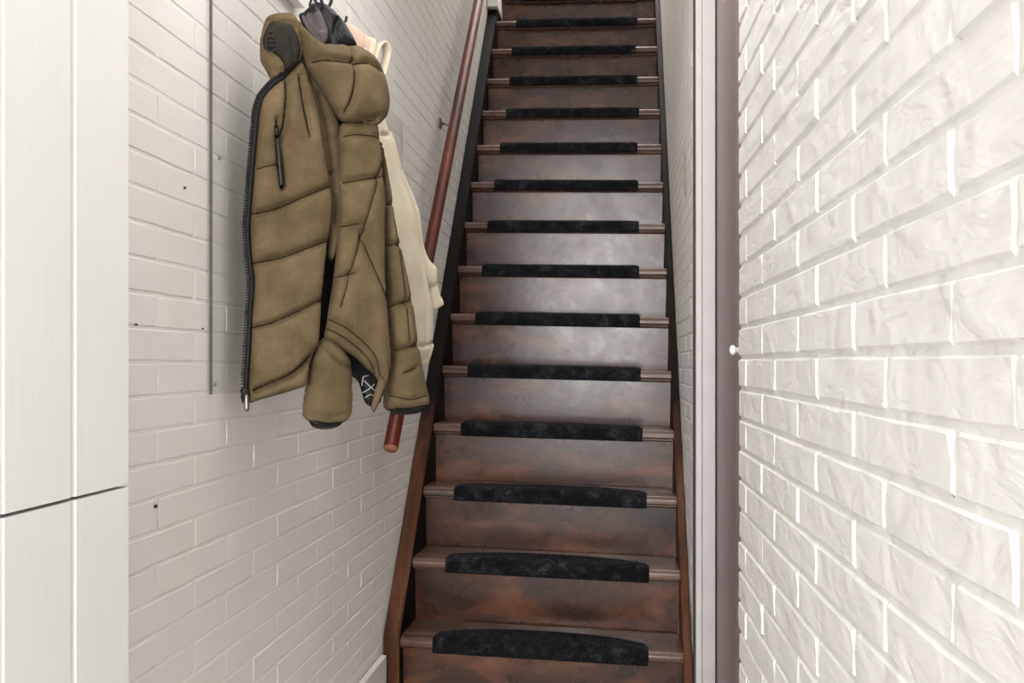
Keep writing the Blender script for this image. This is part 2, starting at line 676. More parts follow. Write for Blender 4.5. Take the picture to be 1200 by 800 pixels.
# plugged holes and specks on the left wall
for (px, py, r) in ((183, 593, 0.0028), (217, 220, 0.002), (160, 380, 0.0016), (238, 385, 0.0013)):
    P = on_plane(px, py, (XW + 0.0035, 0, 0), (1, 0, 0))
    bm = bmesh.new()
    add_tube(bm, [(P.x - 0.002, P.y, P.z), (P.x + 0.0012, P.y, P.z)], r, 8)
    obj_bm('plug_hole', bm, M_HOLE, wall_l)

structure(box('baseboard_left', XW + 0.004, XW + 0.022, 1.05, 2.425, 0.0, ZC - 0.85, M_SKIRT, None, 0.003))

# white return above the left stringer near the stair head
structure(box('trim_1', XW + 0.004, XW + 0.058, 4.42, YB, 2.885, 5.4, M_CEIL, None, 0.003))

# ------------------------------------------------------------------ narrow door at the right, in a painted frame
door = structure(empty('door_1', (0.25, 1.95, 0)))
def dchild(name, x0, x1, y0, y1, z0, z1, mat, bev=0.002):
    return box(name, x0 - 0.25, x1 - 0.25, y0 - 1.95, y1 - 1.95, z0, z1, mat, door, bev)
dchild('casing', 0.2005, 0.2165, 2.330, 2.372, 0, 2.295, M_CASING, 0.0015)
dchild('casing', 0.2175, 0.2515, 2.327, 2.372, 0, 2.295, M_CASING, 0.002)
dchild('casing_back', 0.19 + 0.006, 0.26, 2.352, 2.3715, 0, 2.295, M_GAP, 0)
dchild('door_leaf', 0.2545, 0.295, 1.60, 2.3515, 0.004, 2.2, M_MAUVE, 0.003)
dchild('door_frame', 0.2095, 0.30, 1.478, 1.598, 0, 2.295, M_MAUVE2, 0.004)
dchild('frame_head', 0.205, 0.30, 1.478, 2.37, 2.2, 2.295, M_MAUVE, 0.003)
# round white knob standing on the frame's edge
kp = on_plane(857, 411, (0.2095, 0, 0), (1, 0, 0))
kp = Vector((0.2095, 1.568, kp.z))
kl = kp - Vector((0.25, 1.95, 0))
bm = bmesh.new()
prof = [(0.0, 0.0048), (0.003, 0.0045), (0.0045, 0.0062), (0.007, 0.0088), (0.011, 0.0088), (0.014, 0.0066), (0.0152, 0.002)]
rings = []
for (t, r) in prof:
    rings.append([bm.verts.new((kl.x - t, kl.y + r * math.cos(a * math.pi / 8), kl.z + r * math.sin(a * math.pi / 8))) for a in range(16)])
for i in range(len(rings) - 1):
    for k in range(16):
        bm.faces.new((rings[i][k], rings[i][(k + 1) % 16], rings[i + 1][(k + 1) % 16], rings[i + 1][k]))
bm.faces.new(rings[-1])
obj_bm('knob', bm, M_KNOB, door, True)

# ------------------------------------------------------------------ split plank door folded back at the left
ldoor = structure(empty('door_2', (-0.64, 0.5, 0)))
XD = -0.620
PW = 0.1145
YE = 1.024
ZS = 0.865
for (nm, za, zb) in (('upper_leaf', ZS + 0.002, 2.25), ('lower_leaf', 0.01, ZS - 0.002)):
    leaf = box(nm, -0.668 + 0.64, XD - 0.012 + 0.64, -0.02 - 0.5, YE - 0.002 - 0.5, za, zb, M_WWOOD, ldoor)
    for k in range(9):
        ya, yb = YE - (k + 1) * PW, YE - k * PW
        bm = bmesh.new()
        # plank with V-groove chamfers on its long sides
        ch = 0.0045
        x0, x1 = XD - 0.012 + 0.64, XD + 0.64
        sec = [(x0, ya), (x0, yb), (x1 - ch, yb), (x1, yb - ch), (x1, ya + ch * 1.3), (x1 - ch * 1.2, ya + 0.0004)]
        lo = [bm.verts.new((x, y - 0.5, za)) for (x, y) in sec]
        hi = [bm.verts.new((x, y - 0.5, zb)) for (x, y) in sec]
        bm.faces.new(lo[::-1])
        bm.faces.new(hi)
        for i in range(6):
            bm.faces.new((lo[i], lo[(i + 1) % 6], hi[(i + 1) % 6], hi[i]))
        obj_bm('plank', bm, M_WWOOD, leaf)

# ------------------------------------------------------------------ staircase
Y1, G, RISE = 2.467, 0.1501, 0.2
TILT = 0.0235
WS = X_ST_R - X_ST_L
XC = (X_ST_L + X_ST_R) / 2
ZT1 = ZC - 0.8108 - TILT * WS / 2
NST = 16
OV = 0.034         # nosing overhang
TT = 0.030
stair = tag(empty('staircase', (XC, Y1, 0)),
            'steep dark brown painted wooden staircase climbing between white brick walls', 'staircase')


def tread_mesh():
    bm = bmesh.new()
    hw = WS / 2 - 0.0005
    # section in (y, z): rounded nosing at y = 0
    sec = []
    r = 0.015
    for k in range(6):
        a = math.pi / 2 + k * (math.pi / 2) / 5
        sec.append((r + r * math.cos(a), -r + r * math.sin(a)))
    r2 = 0.007
    for k in range(5):
        a = math.pi + k * (math.pi / 2) / 4
        sec.append((r2 + r2 * math.cos(a), -TT + r2 + r2 * math.sin(a)))
    sec += [(G + OV, -TT), (G + OV, 0.0)]
    nx = 24
    cols = []
    for i in range(nx + 1):
        x = -hw + 2 * hw * i / nx
        # trodden edges: slightly hollow in the middle
        col = []
        for (y, z) in sec:
            wob = 0.0012 * noise.noise((x * 6, y * 9, z * 20)) if y < 0.03 else 0
            col.append(bm.verts.new((x, y + wob, z)))
        cols.append(col)
    m = len(sec)
    for i in range(nx):
        for k in range(m):
            bm.faces.new((cols[i][k], cols[i][(k + 1) % m], cols[i + 1][(k + 1) % m], cols[i + 1][k]))
    bm.faces.new(cols[0])
    bm.faces.new(cols[-1][::-1])
    bmesh.ops.recalc_face_normals(bm, faces=bm.faces[:])
    me = bpy.data.meshes.new('tread')
    bm.to_mesh(me)
    bm.free()
    me.materials.append(M_TREAD)
    return me


def riser_mesh():
    bm = bmesh.new()
    hw = WS / 2 - 0.001
    add_box(bm, -hw, hw, OV, OV + 0.018, -RISE - 0.004, -TT + 0.002)
    for v in bm.verts:                       # raked: the foot of the board is set back
        if v.co.z < -RISE * 0.5:
            v.co.y += 0.010
    bmesh.ops.recalc_face_normals(bm, faces=bm.faces[:])
    me = bpy.data.meshes.new('riser')
    bm.to_mesh(me)
    bm.free()
    me.materials.append(M_RISER)
    return me


def strip_mesh():
    bm = bmesh.new()
    hw = WS / 2 - 0.001
    sec = [(OV, -TT), (OV - 0.014, -TT), (OV - 0.0145, -TT - 0.004), (OV - 0.012, -TT - 0.008), (OV - 0.007, -TT - 0.010), (OV, -TT - 0.0105)]
    a = [bm.verts.new((-hw, y, z)) for (y, z) in sec]
    b = [bm.verts.new((hw, y, z)) for (y, z) in sec]
    for k in range(6):
        bm.faces.new((a[k], a[(k + 1) % 6], b[(k + 1) % 6], b[k]))
    bm.faces.new(a[::-1])
    bm.faces.new(b)
    bmesh.ops.recalc_face_normals(bm, faces=bm.faces[:])
    me = bpy.data.meshes.new('nosing_strip')
    bm.to_mesh(me)
    bm.free()
    me.materials.append(M_TREAD)
    return me


TM, RM, SM = tread_mesh(), riser_mesh(), strip_mesh()
for i in range(NST):
    loc = (0, G * i, ZT1 + RISE * i)
    for nm, me in (('tread', TM), ('riser', RM), ('nosing_strip', SM)):
        o = bpy.data.objects.new(nm, me)
        COL.objects.link(o)
        o.parent = stair
        o.location = loc
        o.rotation_euler = (0, TILT, 0)
# upper landing boards
box('landing', -WS / 2, WS / 2, G * NST, YB - Y1 - 0.01, ZT1 + RISE * NST - 0.03, ZT1 + RISE * NST, M_TREAD, stair)
box('riser', -WS / 2, WS / 2, G * NST + OV, G * NST + OV + 0.018, ZT1 + RISE * (NST - 1), ZT1 + RISE * NST - 0.03, M_RISER, stair)

SLOPE = RISE / G


def stringer(x0, x1, yf, ztop, yend, top_mat, in_mat, inner_sign):
    """closed string: sawn front end, sloping top edge"""
    bm = bmesh.new()
    zb = 0.0
    sec = [(yf, zb), (yf, ztop), (yend, ztop + SLOPE * (yend - yf)), (yend, ztop + SLOPE * (yend - yf) - 0.75), (yf + 0.55, zb)]
    a = [bm.verts.new((x0 - XC, y - Y1, z)) for (y, z) in sec]
    b = [bm.verts.new((x1 - XC, y - Y1, z)) for (y, z) in sec]
    n = len(sec)
    for k in range(n):
        bm.faces.new((a[k], a[(k + 1) % n], b[(k + 1) % n], b[k]))
    bm.faces.new(a[::-1])
    bm.faces.new(b)
    bmesh.ops.recalc_face_normals(bm, faces=bm.faces[:])
    es = [e for e in bm.edges if e.calc_length() > 0.5]
    bmesh.ops.bevel(bm, geom=es, offset=0.003, segments=2, affect='EDGES')
    bmesh.ops.recalc_face_normals(bm, faces=bm.faces[:])
    for f in bm.faces:
        f.material_index = 1 if f.normal.x * inner_sign > 0.8 else 0
    return obj_bm('stringer', bm, [top_mat, in_mat], stair)


ps = on_plane(468, 744, (-0.649, 0, 0), (1, 0, 0))
stringer(XW + 0.0035, -0.649, ps.y, ps.z, 5.0, M_STRING_GRADED, M_BLACKP, 1)
pr = on_plane(804, 742, (0.182, 0, 0), (1, 0, 0))
stringer(0.177, X_WR - 0.004, 2.44, ZT1 + 0.03 - TILT * WS / 2 + SLOPE * (2.44 - Y1), 5.0, M_STRING_GRADED, M_STRING_GRADED, -1)

# ------------------------------------------------------------------ stair mats
MW = 0.63


def mat_mesh(seed):
    r = random.Random(seed)
    a = MW / 2
    nu = 56
    prof_front = [(-0.0045, -0.040), (-0.0055, -0.034), (-0.006, -0.026), (-0.006, -0.016), (-0.005, -0.004), (-0.001, 0.0045), (0.006, 0.0085), (0.015, 0.0095)]
    D = 0.115
    verts = []
    nv_top = 9
    rows_ = []
    for i in range(nu + 1):
        u = -1 + 2 * i / nu
        x = a * u
        yb = 0.026 + (D - 0.026) * (max(0.0, 1 - abs(u) ** 2.3)) ** 0.62
        sec = list(prof_front)
        endr = max(0.0, 1 - max(0.0, (abs(u) - 0.965) / 0.035) ** 2) ** 0.5    # rounded ends
        for k in range(1, nv_top + 1):
            t = k / nv_top
            z = 0.0095 + 0.001 * r.uniform(-1, 1)
            if k == nv_top:
                z = 0.0012
            elif k == nv_top - 1:
                z = 0.0075
                t = 1 - 0.004 / max(0.012, yb - 0.015)
            sec.append((0.015 + (yb - 0.015) * t, z))
        row = []
        for (y, z) in sec:
            if z > 0:
                z = 0.0012 + (z - 0.0012) * (0.25 + 0.75 * endr)
            yy = y if y > 0 else y * (0.2 + 0.8 * endr) - 0.0006
            row.append((x + 0.0008 * r.uniform(-1, 1), yy + 0.0006 * r.uniform(-1, 1), z))
        rows_.append(row)
    m = len(rows_[0])
    faces = []
    for row in rows_:
        verts += row
    for i in range(nu):
        for k in range(m - 1):
            p = i * m + k
            faces.append((p, p + m, p + m + 1, p + 1))
    # underside following the tread
    base = len(verts)
    under = [(-0.0004, -0.040), (-0.0004, -0.010), (0.0015, -0.001), (0.008, 0.0006)]
    mu_ = len(under) + 1
    for i in range(nu + 1):
        x, yb = rows_[i][-1][0], rows_[i][-1][1]
        for (y, z) in under:
            verts.append((x, y, z))
        verts.append((x, yb - 0.002, 0.0006))
    for i in range(nu):
        for k in range(mu_ - 1):
            p = base + i * mu_ + k
            faces.append((p, p + 1, p + mu_ + 1, p + mu_))
        faces.append((i * m, base + i * mu_, base + (i + 1) * mu_, (i + 1) * m))
        faces.append((i * m + m - 1, (i + 1) * m + m - 1, base + (i + 1) * mu_ + mu_ - 1, base + i * mu_ + mu_ - 1))
    me = mesh('felt', verts, faces)
    # pile fibres
    fv, ff = [], []
    for q in range(5200):
        i = r.randrange(nu)
        k = r.randrange(m - 1)
        u, v = r.random(), r.random()
        p00, p10, p11, p01 = (Vector(rows_[i][k]), Vector(rows_[i + 1][k]), Vector(rows_[i + 1][k + 1]), Vector(rows_[i][k + 1]))
        P = p00 * (1 - u) * (1 - v) + p10 * u * (1 - v) + p11 * u * v + p01 * (1 - u) * v
        nrm = (p10 - p00).cross(p01 - p00)
        if nrm.length < 1e-9:
            continue
        nrm.normalize()
        d = (nrm + Vector((r.uniform(-1, 1), r.uniform(-1, 1), r.uniform(-0.7, 1))) * 0.8).normalized()
        side = d.cross(Vector((r.uniform(-1, 1), r.uniform(-1, 1), r.uniform(-1, 1)))).normalized() * 0.00055
        ln = r.uniform(0.003, 0.0065)
        b = len(fv)
        fv += [P - side - nrm * 0.0005, P + side - nrm * 0.0005, P + d * ln]
        ff.append((b, b + 1, b + 2))
    me2 = mesh('pile', fv, ff)
    me.materials.append(M_PILE)
    me.polygons.foreach_set('use_smooth', [True] * len(me.polygons))
    me2.materials.append(M_FIBRE)
    return me, me2


MATS = [mat_mesh(11), mat_mesh(12), mat_mesh(13)]
MPX = [(507, 760), (522, 761), (532, 758), (540, 753), (548, 751), (557, 750), (565, 749), (571, 749), (579, 748), (586, 747),
       (593, 749), (597, 747), (600, 745), (605, 747), (608, 746)]
ORD = ['bottom', 'second', 'third', 'fourth', 'fifth', 'sixth', 'seventh', 'eighth', 'ninth', 'tenth', 'eleventh', 'twelfth',
       'thirteenth', 'fourteenth', 'fifteenth']
for i, (xa, xb) in enumerate(MPX):
    y = Y1 + G * i
    pa = on_plane(xa, 400, (0, y, 0), (0, 1, 0))
    pb = on_plane(xb, 400, (0, y, 0), (0, 1, 0))
    cx = (pa.x + pb.x) / 2
    sc = (pb.x - pa.x) / MW
    me, me2 = MATS[i % 3]
    o = bpy.data.objects.new('stair_mat', me)
    COL.objects.link(o)
    z = ZT1 + RISE * i - TILT * (cx - XC)
    o.location = (cx, y, z + 0.0004)
    o.rotation_euler = (0, TILT + random.uniform(-0.002, 0.002), 0)
    o.scale = (sc, 1, 1)
    if i == 0:
        lab = 'charcoal felt half-moon stair mat on the bottom visible step, the largest and lowest one'
    elif i == 14:
        lab = 'charcoal felt stair mat on the topmost step, cut off by the picture edge'
    else:
        lab = 'charcoal felt half-moon stair mat wrapped over the nosing of the %s step from the bottom' % ORD[i]
    tag(o, lab, 'stair mat', 'charcoal stair mats on the treads')
    p = bpy.data.objects.new('pile', me2)
    COL.objects.link(p)
    p.parent = o
    p['kind'] = 'stuff'

# ------------------------------------------------------------------ handrail
XH = -0.632
h0 = on_plane(457.5, 526, (XH, 0, 0), (1, 0, 0))
h1 = on_plane(561, 0, (XH, 0, 0), (1, 0, 0))
hd = (h1 - h0).normalized()
rail = tag(empty('handrail', h0), 'round red mahogany handrail running up the left brick wall', 'handrail')
tube('rail', [hd * t for t in (0.004, 0.5, 1.0, 1.6, 2.4, 3.2)], 0.0205, M_RAIL, rail, 20)
tube('rail_end', [hd * 0.0, hd * 0.004], 0.0195, M_RAILEND, rail, 20)['label'] = 'paler sawn end of the red rail'
for tpx in (124,):
    bp = on_plane(531, tpx, (XH, 0, 0), (1, 0, 0))
    s = (bp - h0).dot(hd)
for s in (0.62, s + 0.02, 2.75):
    c = hd * s
    br = tube('bracket', [c + Vector((-0.060, 0, -0.028)), c + Vector((-0.03, 0, -0.034)), c + Vector((-0.006, 0, -0.03)), c + Vector((0, 0, -0.016))], 0.0055, M_METAL, rail, 8)
    bm = bmesh.new()
    add_tube(bm, [c + Vector((-0.0645, 0, -0.028)), c + Vector((-0.060, 0, -0.028)), c + Vector((-0.057, 0, -0.028))], 0.02, 16, True,
             lambda t: 0.021 if t < 0.6 else 0.013)
    obj_bm('rosette', bm, M_METAL, br)

# ------------------------------------------------------------------ clear sheet on the wall behind the coats
XA = XW + 0.0045
pa = on_plane(246, 462, (XA, 0, 0), (1, 0, 0))
pb = on_plane(471, 145, (XA, 0, 0), (1, 0, 0))
sheet = tag(empty('wall_protector', (XA, pa.y, pa.z)), 'clear acrylic protector sheet screwed to the white brick wall behind the coats', 'wall panel')
box('sheet', 0, 0.004, 0, pb.y - pa.y, 0, pb.z - pa.z, M_ACRYLIC, sheet)
e_ = box('cut_edge', 0, 0.0045, -0.0022, 0.0, 0, pb.z - pa.z, M_ACREDGE, sheet)
e_['label'] = 'grey cut edge of the clear sheet'
e_ = box('cut_edge', 0, 0.0042, pb.y - pa.y, pb.y - pa.y + 0.0012, 0, pb.z - pa.z, M_SKIRT, sheet)
for (px, py) in ((257, 185), (252, 450)):
    P = on_plane(px, py, (XA + 0.004, 0, 0), (1, 0, 0)) - Vector(sheet.location)
    bm = bmesh.new()
    add_tube(bm, [(P.x - 0.001, P.y, P.z), (P.x + 0.0012, P.y, P.z), (P.x + 0.0022, P.y, P.z)], 0.004, 12, True, lambda t: 0.0042 if t < 0.7 else 0.0022)
    obj_bm('screw', bm, M_SCREW, sheet)


# ------------------------------------------------------------------ garments: quilted panels with real thickness
class Frame:
    def __init__(self, O, ang):
        self.O = Vector(O)
        self.e = Vector((math.cos(ang), math.sin(ang), 0))
        self.n = Vector((self.e.y, -self.e.x, 0))

    def st(self, px, py, n0):
        P = on_plane(px, py, self.O + self.n * n0, self.n) - self.O
        return np.array((P.dot(self.e), P.z))

    def to3(self, s, t, n):
        return self.O + self.e * s + self.n * n + Vector((0, 0, t))


def catmull(P, step=0.005, closed=True):
    P = [np.array(p, float) for p in P]
    out = []
    n = len(P)
    rng_ = range(n) if closed else range(n - 1)
    for i in rng_:
        if closed:
            p0, p1, p2, p3 = P[(i - 1) % n], P[i], P[(i + 1) % n], P[(i + 2) % n]
        else:
            p0, p1, p2, p3 = P[max(i - 1, 0)], P[i], P[i + 1], P[min(i + 2, n - 1)]
        d = np.linalg.norm(p2 - p1)
        m = max(1, int(d / step))
        # cardinal with tension so corners stay fairly crisp
        k = 0.38
        m1, m2 = k * (p2 - p0), k * (p3 - p1)
        l1, l2 = np.linalg.norm(m1), np.linalg.norm(m2)
        if l1 > d: m1 = m1 * d / l1
        if l2 > d: m2 = m2 * d / l2
        for j in range(m):
            t = j / m
            out.append((2 * t**3 - 3 * t**2 + 1) * p1 + (t**3 - 2 * t**2 + t) * m1 + (-2 * t**3 + 3 * t**2) * p2 + (t**3 - t**2) * m2)
    if not closed:
        out.append(P[-1])
    return np.array(out)


def seg_dist(Q, poly, closed):
    A = poly
    B = np.roll(poly, -1, axis=0) if closed else poly[1:]
    if not closed:
        A = poly[:-1]
    best = np.full(len(Q), 1e9)
    for a, b in zip(A, B):
        ab = b - a
        L2 = ab.dot(ab) + 1e-12
        t = np.clip(((Q - a) @ ab) / L2, 0, 1)
        d = np.linalg.norm(Q - (a + t[:, None] * ab), axis=1)
        best = np.minimum(best, d)
    return best


def inside(Q, poly):
    x, y = Q[:, 0], Q[:, 1]
    c = np.zeros(len(Q), bool)
    j = len(poly) - 1
    for i in range(len(poly)):
        xi, yi = poly[i]
        xj, yj = poly[j]
        if yi != yj:
            k = ((yi > y) != (yj > y)) & (x < (xj - xi) * (y - yi) / (yj - yi) + xi)
            c ^= k
        j = i
    return c


def puff(name, fr, px_poly, n0, T, R, mat, parent, seams=(), back=0.5, res=0.0046, wob=0.0, wscale=9, tilt=(0, 0), seed=0, stitch=0.0):
    """closed cushion-like panel: outline at offset n0 from the garment plane, bulging T forward over a rim R.
    seams: list of (px points, depth, width). tilt: change of n per metre of s and t."""
    poly = catmull([fr.st(x, y, n0) for x, y in px_poly], 0.006)
    mn, mx = poly.min(0), poly.max(0)
    gx = np.arange(mn[0], mx[0], res)
    gy = np.arange(mn[1], mx[1], res)
    Q = np.array([(x + (res / 2 if k % 2 else 0), y) for k, y in enumerate(gy) for x in gx])
    Q = Q + (rng.random(Q.shape) - 0.5) * res * 0.25
    Q = Q[inside(Q, poly)]
    if len(Q):
        Q = Q[seg_dist(Q, poly, True) > res * 0.6]
    V = np.vstack([poly, Q]) if len(Q) else poly
    nb = len(poly)
    r_ = delaunay_2d_cdt([Vector(v) for v in V], [(i, (i + 1) % nb) for i in range(nb)], [list(range(nb))], 1, 1e-6)
    V2 = np.array([(v.x, v.y) for v in r_[0]])
    tris = [tuple(f) for f in r_[2]]
    d = seg_dist(V2, poly, True)
    d[d < 1e-5] = 0
    h = T * np.sqrt(np.clip(1 - (1 - np.clip(d / R, 0, 1)) ** 2, 0, 1))
    dz = np.zeros(len(V2))
    edge = np.clip(d / 0.007, 0, 1)
    for (pts, dep, wid) in seams:
        sp = catmull([fr.st(x, y, n0 + T * 0.6) for x, y in pts], 0.008, False)
        ds = seg_dist(V2, sp, False)
        dz -= dep * 0.5 * np.exp(-(ds / wid) ** 2) + dep * 1.3 * np.exp(-(ds / 0.0040) ** 2)
    if wob:
        for i, (s, t) in enumerate(V2):
            dz[i] += wob * (noise.noise((s * wscale + seed * 7.1, t * wscale * 0.55, seed)) + 0.5 * noise.noise((s * wscale * 2.4, t * wscale * 1.6, seed + 5)))
    f = h + dz * edge
    base = n0 + tilt[0] * (V2[:, 0] - poly[:, 0].mean()) + tilt[1] * (V2[:, 1] - poly[:, 1].mean())
    verts = [fr.to3(s, t, b + x) for (s, t), b, x in zip(V2, base, f)]
    isb = d == 0
    bidx = {}
    for i, (s, t) in enumerate(V2):
        if isb[i]:
            bidx[i] = i
        else:
            bidx[i] = len(verts)
            verts.append(fr.to3(s, t, base[i] - back * h[i]))
    faces = [t for t in tris] + [tuple(bidx[i] for i in t[::-1]) for t in tris]
    O = parent.location if parent is not None else Vector((0, 0, 0))
    me = mesh(name, [v - Vector(O) for v in verts], faces)
    bm = bmesh.new()
    bm.from_mesh(me)
    bmesh.ops.recalc_face_normals(bm, faces=bm.faces[:])
    bm.to_mesh(me)
    bm.free()
    ob = link(name, me, mat, parent, True)
    if stitch:
        bm = bmesh.new()
        for (pts, dep, wid) in seams:
            sp = catmull([fr.st(x, y, n0 + T * 0.6) for x, y in pts], 0.005, False)
            sp = sp[inside(sp, poly)]
            if len(sp) < 4:
                continue
            line = []
            for q in sp:
                dd = np.linalg.norm(V2 - q, axis=1)
                k = np.argsort(dd)[:4]
                wts = 1 / (dd[k] + 1e-4)
                line.append(fr.to3(q[0], q[1], float(((base + f)[k] * wts).sum() / wts.sum()) + 0.0002) - Vector(O))
            add_tube(bm, line, stitch, 5)
        obj_bm('stitching', bm, M_SEAM, ob, True)['kind'] = 'stuff'
    return ob


def pxtube(name, fr, pts, n, r, mat, parent, nseg=6, step=0.006, closed=False):
    sp = catmull([fr.st(x, y, n) for x, y in pts], step, closed)
    if closed:
        sp = np.vstack([sp, sp[:1]])
    O = Vector(parent.location)
    return tube(name, [fr.to3(s, t, n) - O for s, t in sp], r, mat, parent, nseg)


# ---- olive winter jacket
FJ = Frame((-0.615, 1.5, ZC), math.radians(45.5))
top = on_plane(374, 4, FJ.O, FJ.n)
jk = tag(empty('winter_jacket', top), 'olive brown quilted winter jacket with hood and black zip hanging on the wall', 'jacket')

# black lining seen in the openings and as the inside of the body
puff('lining', FJ, [(338, 60), (372, 55), (430, 90), (440, 150), (448, 300), (452, 400), (448, 455), (440, 476), (428, 472), (419, 446), (400, 436), (372, 428),
                    (362, 436), (345, 440), (318, 440), (304, 360), (303, 250), (312, 130), (325, 90)],
     -0.050, 0.016, 0.06, M_BLACKFAB, jk, back=1.6, res=0.009, wob=0.004, seed=2)
FP = [(351, 72), (331, 91), (318, 101), (306, 116), (301, 152), (296, 209), (291, 267), (293, 302), (296.5, 330), (294, 365), (292, 407), (290, 456), (290.5, 472),
      (305, 468), (331, 461), (350, 455), (359, 451), (361, 435), (367, 414), (373, 401), (375.5, 365), (378, 330), (383, 288), (387, 262), (388, 230), (384, 205),
      (379, 175), (372, 130), (362, 95)]
puff('front_panel', FJ, FP, 0.012, 0.022, 0.030, M_OLIVE, jk,
     [([(292, 251), (325, 244), (360, 229), (390, 217)], 0.010, 0.012),
      ([(292, 309), (330, 302), (360, 291), (388, 281)], 0.010, 0.012),
      ([(292, 385), (320, 378), (350, 365), (380, 350)], 0.011, 0.012),
      ([(302, 457), (320, 449), (345, 437), (368, 416)], 0.015, 0.010),
      ([(338, 95), (336, 120), (333, 148), (327, 165)], 0.012, 0.008),
      ([(324, 140), (326, 180), (331, 222)], 0.008, 0.006),
      ([(293, 200), (312, 195), (326, 193)], 0.004, 0.01),
      ([(352, 90), (356, 120), (364, 160)], 0.008, 0.012)],
     back=0.5, wob=0.004, seed=1, stitch=0.0011)
puff('side_panel', FJ, [(352, 70), (361, 76), (372, 90), (388, 122), (398, 150), (399, 190), (400, 216), (400, 262), (395, 292), (389, 306), (384, 300), (386, 262),
                        (386, 230), (378, 196), (370, 160), (360, 121)],
     -0.020, 0.014, 0.02, M_OLIVE, jk, [([(374, 110), (384, 150), (391, 200), (392, 260)], 0.006, 0.008),
                                        ([(378, 165), (400, 160)], 0.004, 0.006), ([(380, 205), (402, 200)], 0.004, 0.006)], wob=0.003, seed=3)
BP = [(399, 146), (420, 143), (441, 147), (445, 175), (448, 205), (451, 236), (450, 262), (450, 312), (453, 365), (456, 400), (457, 425), (452, 452), (446, 469), (438, 482),
      (437, 474), (441, 462), (444, 449), (437, 437), (428, 430), (418, 420), (406, 412), (394, 403), (380, 396), (382, 382), (386, 355), (390, 330), (394, 295), (397, 262), (397, 216), (396, 180)]
puff('body_panel', FJ, BP, 0.010, 0.024, 0.034, M_OLIVE, jk,
     [([(394, 215), (420, 211), (450, 206)], 0.009, 0.012),
      ([(396, 160), (420, 158), (446, 161)], 0.005, 0.012),
      ([(392, 268), (402, 265), (420, 262)], 0.006, 0.010),
      ([(386, 327), (398, 324), (415, 320)], 0.007, 0.010),
      ([(449, 190), (436, 232), (423, 275), (410, 318), (399, 360)], 0.004, 0.006),
      ([(420, 275), (440, 320), (455, 350)], 0.004, 0.012),
      ([(384, 372), (405, 384), (425, 400), (440, 418), (448, 440)], 0.006, 0.007),
      ([(384, 384), (405, 396), (424, 411), (437, 426), (446, 446)], 0.006, 0.005)],
     back=0.5, wob=0.004, seed=4, stitch=0.0010)
puff('hem_turnup', FJ, [(446, 440), (452, 450), (447, 466), (438, 484), (435, 478), (438, 463), (442, 449)], 0.030, 0.008, 0.012, M_OLIVE, jk, wob=0.001)
# right sleeve, hanging behind the body panel
SR = [(441, 150), (449, 185), (456, 223), (462, 262), (470, 300), (477, 332), (483, 366), (488, 400), (494, 435), (500, 462), (501, 473), (492, 478), (472, 481), (452, 480),
      (452, 455), (456, 420), (454, 365), (450, 312), (447, 262), (444, 205)]
s1 = puff('sleeve', FJ, SR, -0.036, 0.032, 0.035, M_OLIVE, jk,
          [([(452, 288), (464, 286), (474, 288)], 0.008, 0.008), ([(450, 366), (462, 358), (482, 352)], 0.010, 0.010), ([(454, 412), (470, 409), (492, 404)], 0.010, 0.010),
           ([(448, 240), (464, 238)], 0.007, 0.010), ([(464, 250), (472, 330), (478, 400)], 0.003, 0.006), ([(472, 437), (486, 431)], 0.006, 0.006), ([(455, 462), (478, 468), (500, 463)], 0.003, 0.006)],
          back=0.9, wob=0.003, seed=6, stitch=0.0010)
puff('cuff', FJ, [(455, 474), (475, 476), (499, 471), (499, 478), (490, 484), (472, 486), (458, 483)], -0.028, 0.016, 0.015, M_BLACKFAB, jk)['label'] = 'black knitted cuff inside the sleeve end'
# left sleeve end showing under the hem
SL = [(376, 398), (384, 394), (396, 404), (406, 416), (411, 428), (411.5, 455), (411, 482), (404, 494), (384, 497), (363, 494), (355, 486), (357, 465), (361, 442), (368, 416)]
puff('sleeve', FJ, SL, -0.006, 0.028, 0.03, M_OLIVE, jk, [([(380, 405), (398, 425), (412, 430)], 0.007, 0.012), ([(358, 484), (384, 489), (408, 484)], 0.003, 0.006)], back=0.9, wob=0.004, seed=8)
puff('cuff', FJ, [(362, 490), (384, 493), (400, 490), (400, 497), (390, 502), (376, 503), (365, 499)], -0.006, 0.018, 0.012, M_BLACKFAB, jk)['label'] = 'black knitted cuff inside the sleeve end'
# hood
HB = [(340, 17), (349, 28), (357, 38), (372, 51), (392, 53), (415, 55), (434, 66), (445, 84), (451, 104), (453.5, 122), (451, 138), (441, 147), (421, 146), (402, 141), (388, 120),
      (375, 98), (364, 80), (356, 64), (350, 42)]
puff('hood', FJ, HB, 0.022, 0.046, 0.045, M_OLIVE, jk,
     [([(372, 68), (392, 71), (412, 74), (430, 74), (446, 82)], 0.014, 0.007),
      ([(411, 52), (413, 72), (413, 95), (411, 115), (405, 142)], 0.010, 0.006),
      ([(396, 130), (403, 137), (420, 141), (445, 138)], 0.012, 0.007),
      ([(352, 45), (362, 62), (375, 70)], 0.006, 0.007),
      ([(376, 76), (375, 85), (378, 95)], 0.006, 0.006)],
     back=0.9, wob=0.006, wscale=12, seed=9, stitch=0.0011)
puff('hood_lining', FJ, [(350, 18), (356, 14), (361, 9), (366, 4), (375, 2.5), (384, 6), (393, 15), (402, 25), (410, 38), (418, 56), (405, 60), (385, 60), (372, 54), (360, 40)],
     0.005, 0.018, 0.03, M_BLACKFAB, jk, [([(374, 4), (380, 18), (386, 34), (390, 54)], 0.008, 0.008), ([(395, 25), (392, 40), (400, 52)], 0.006, 0.006), ([(362, 14), (372, 30), (380, 52)], 0.005, 0.008)],
     back=1.0, wob=0.006, wscale=18, seed=10)
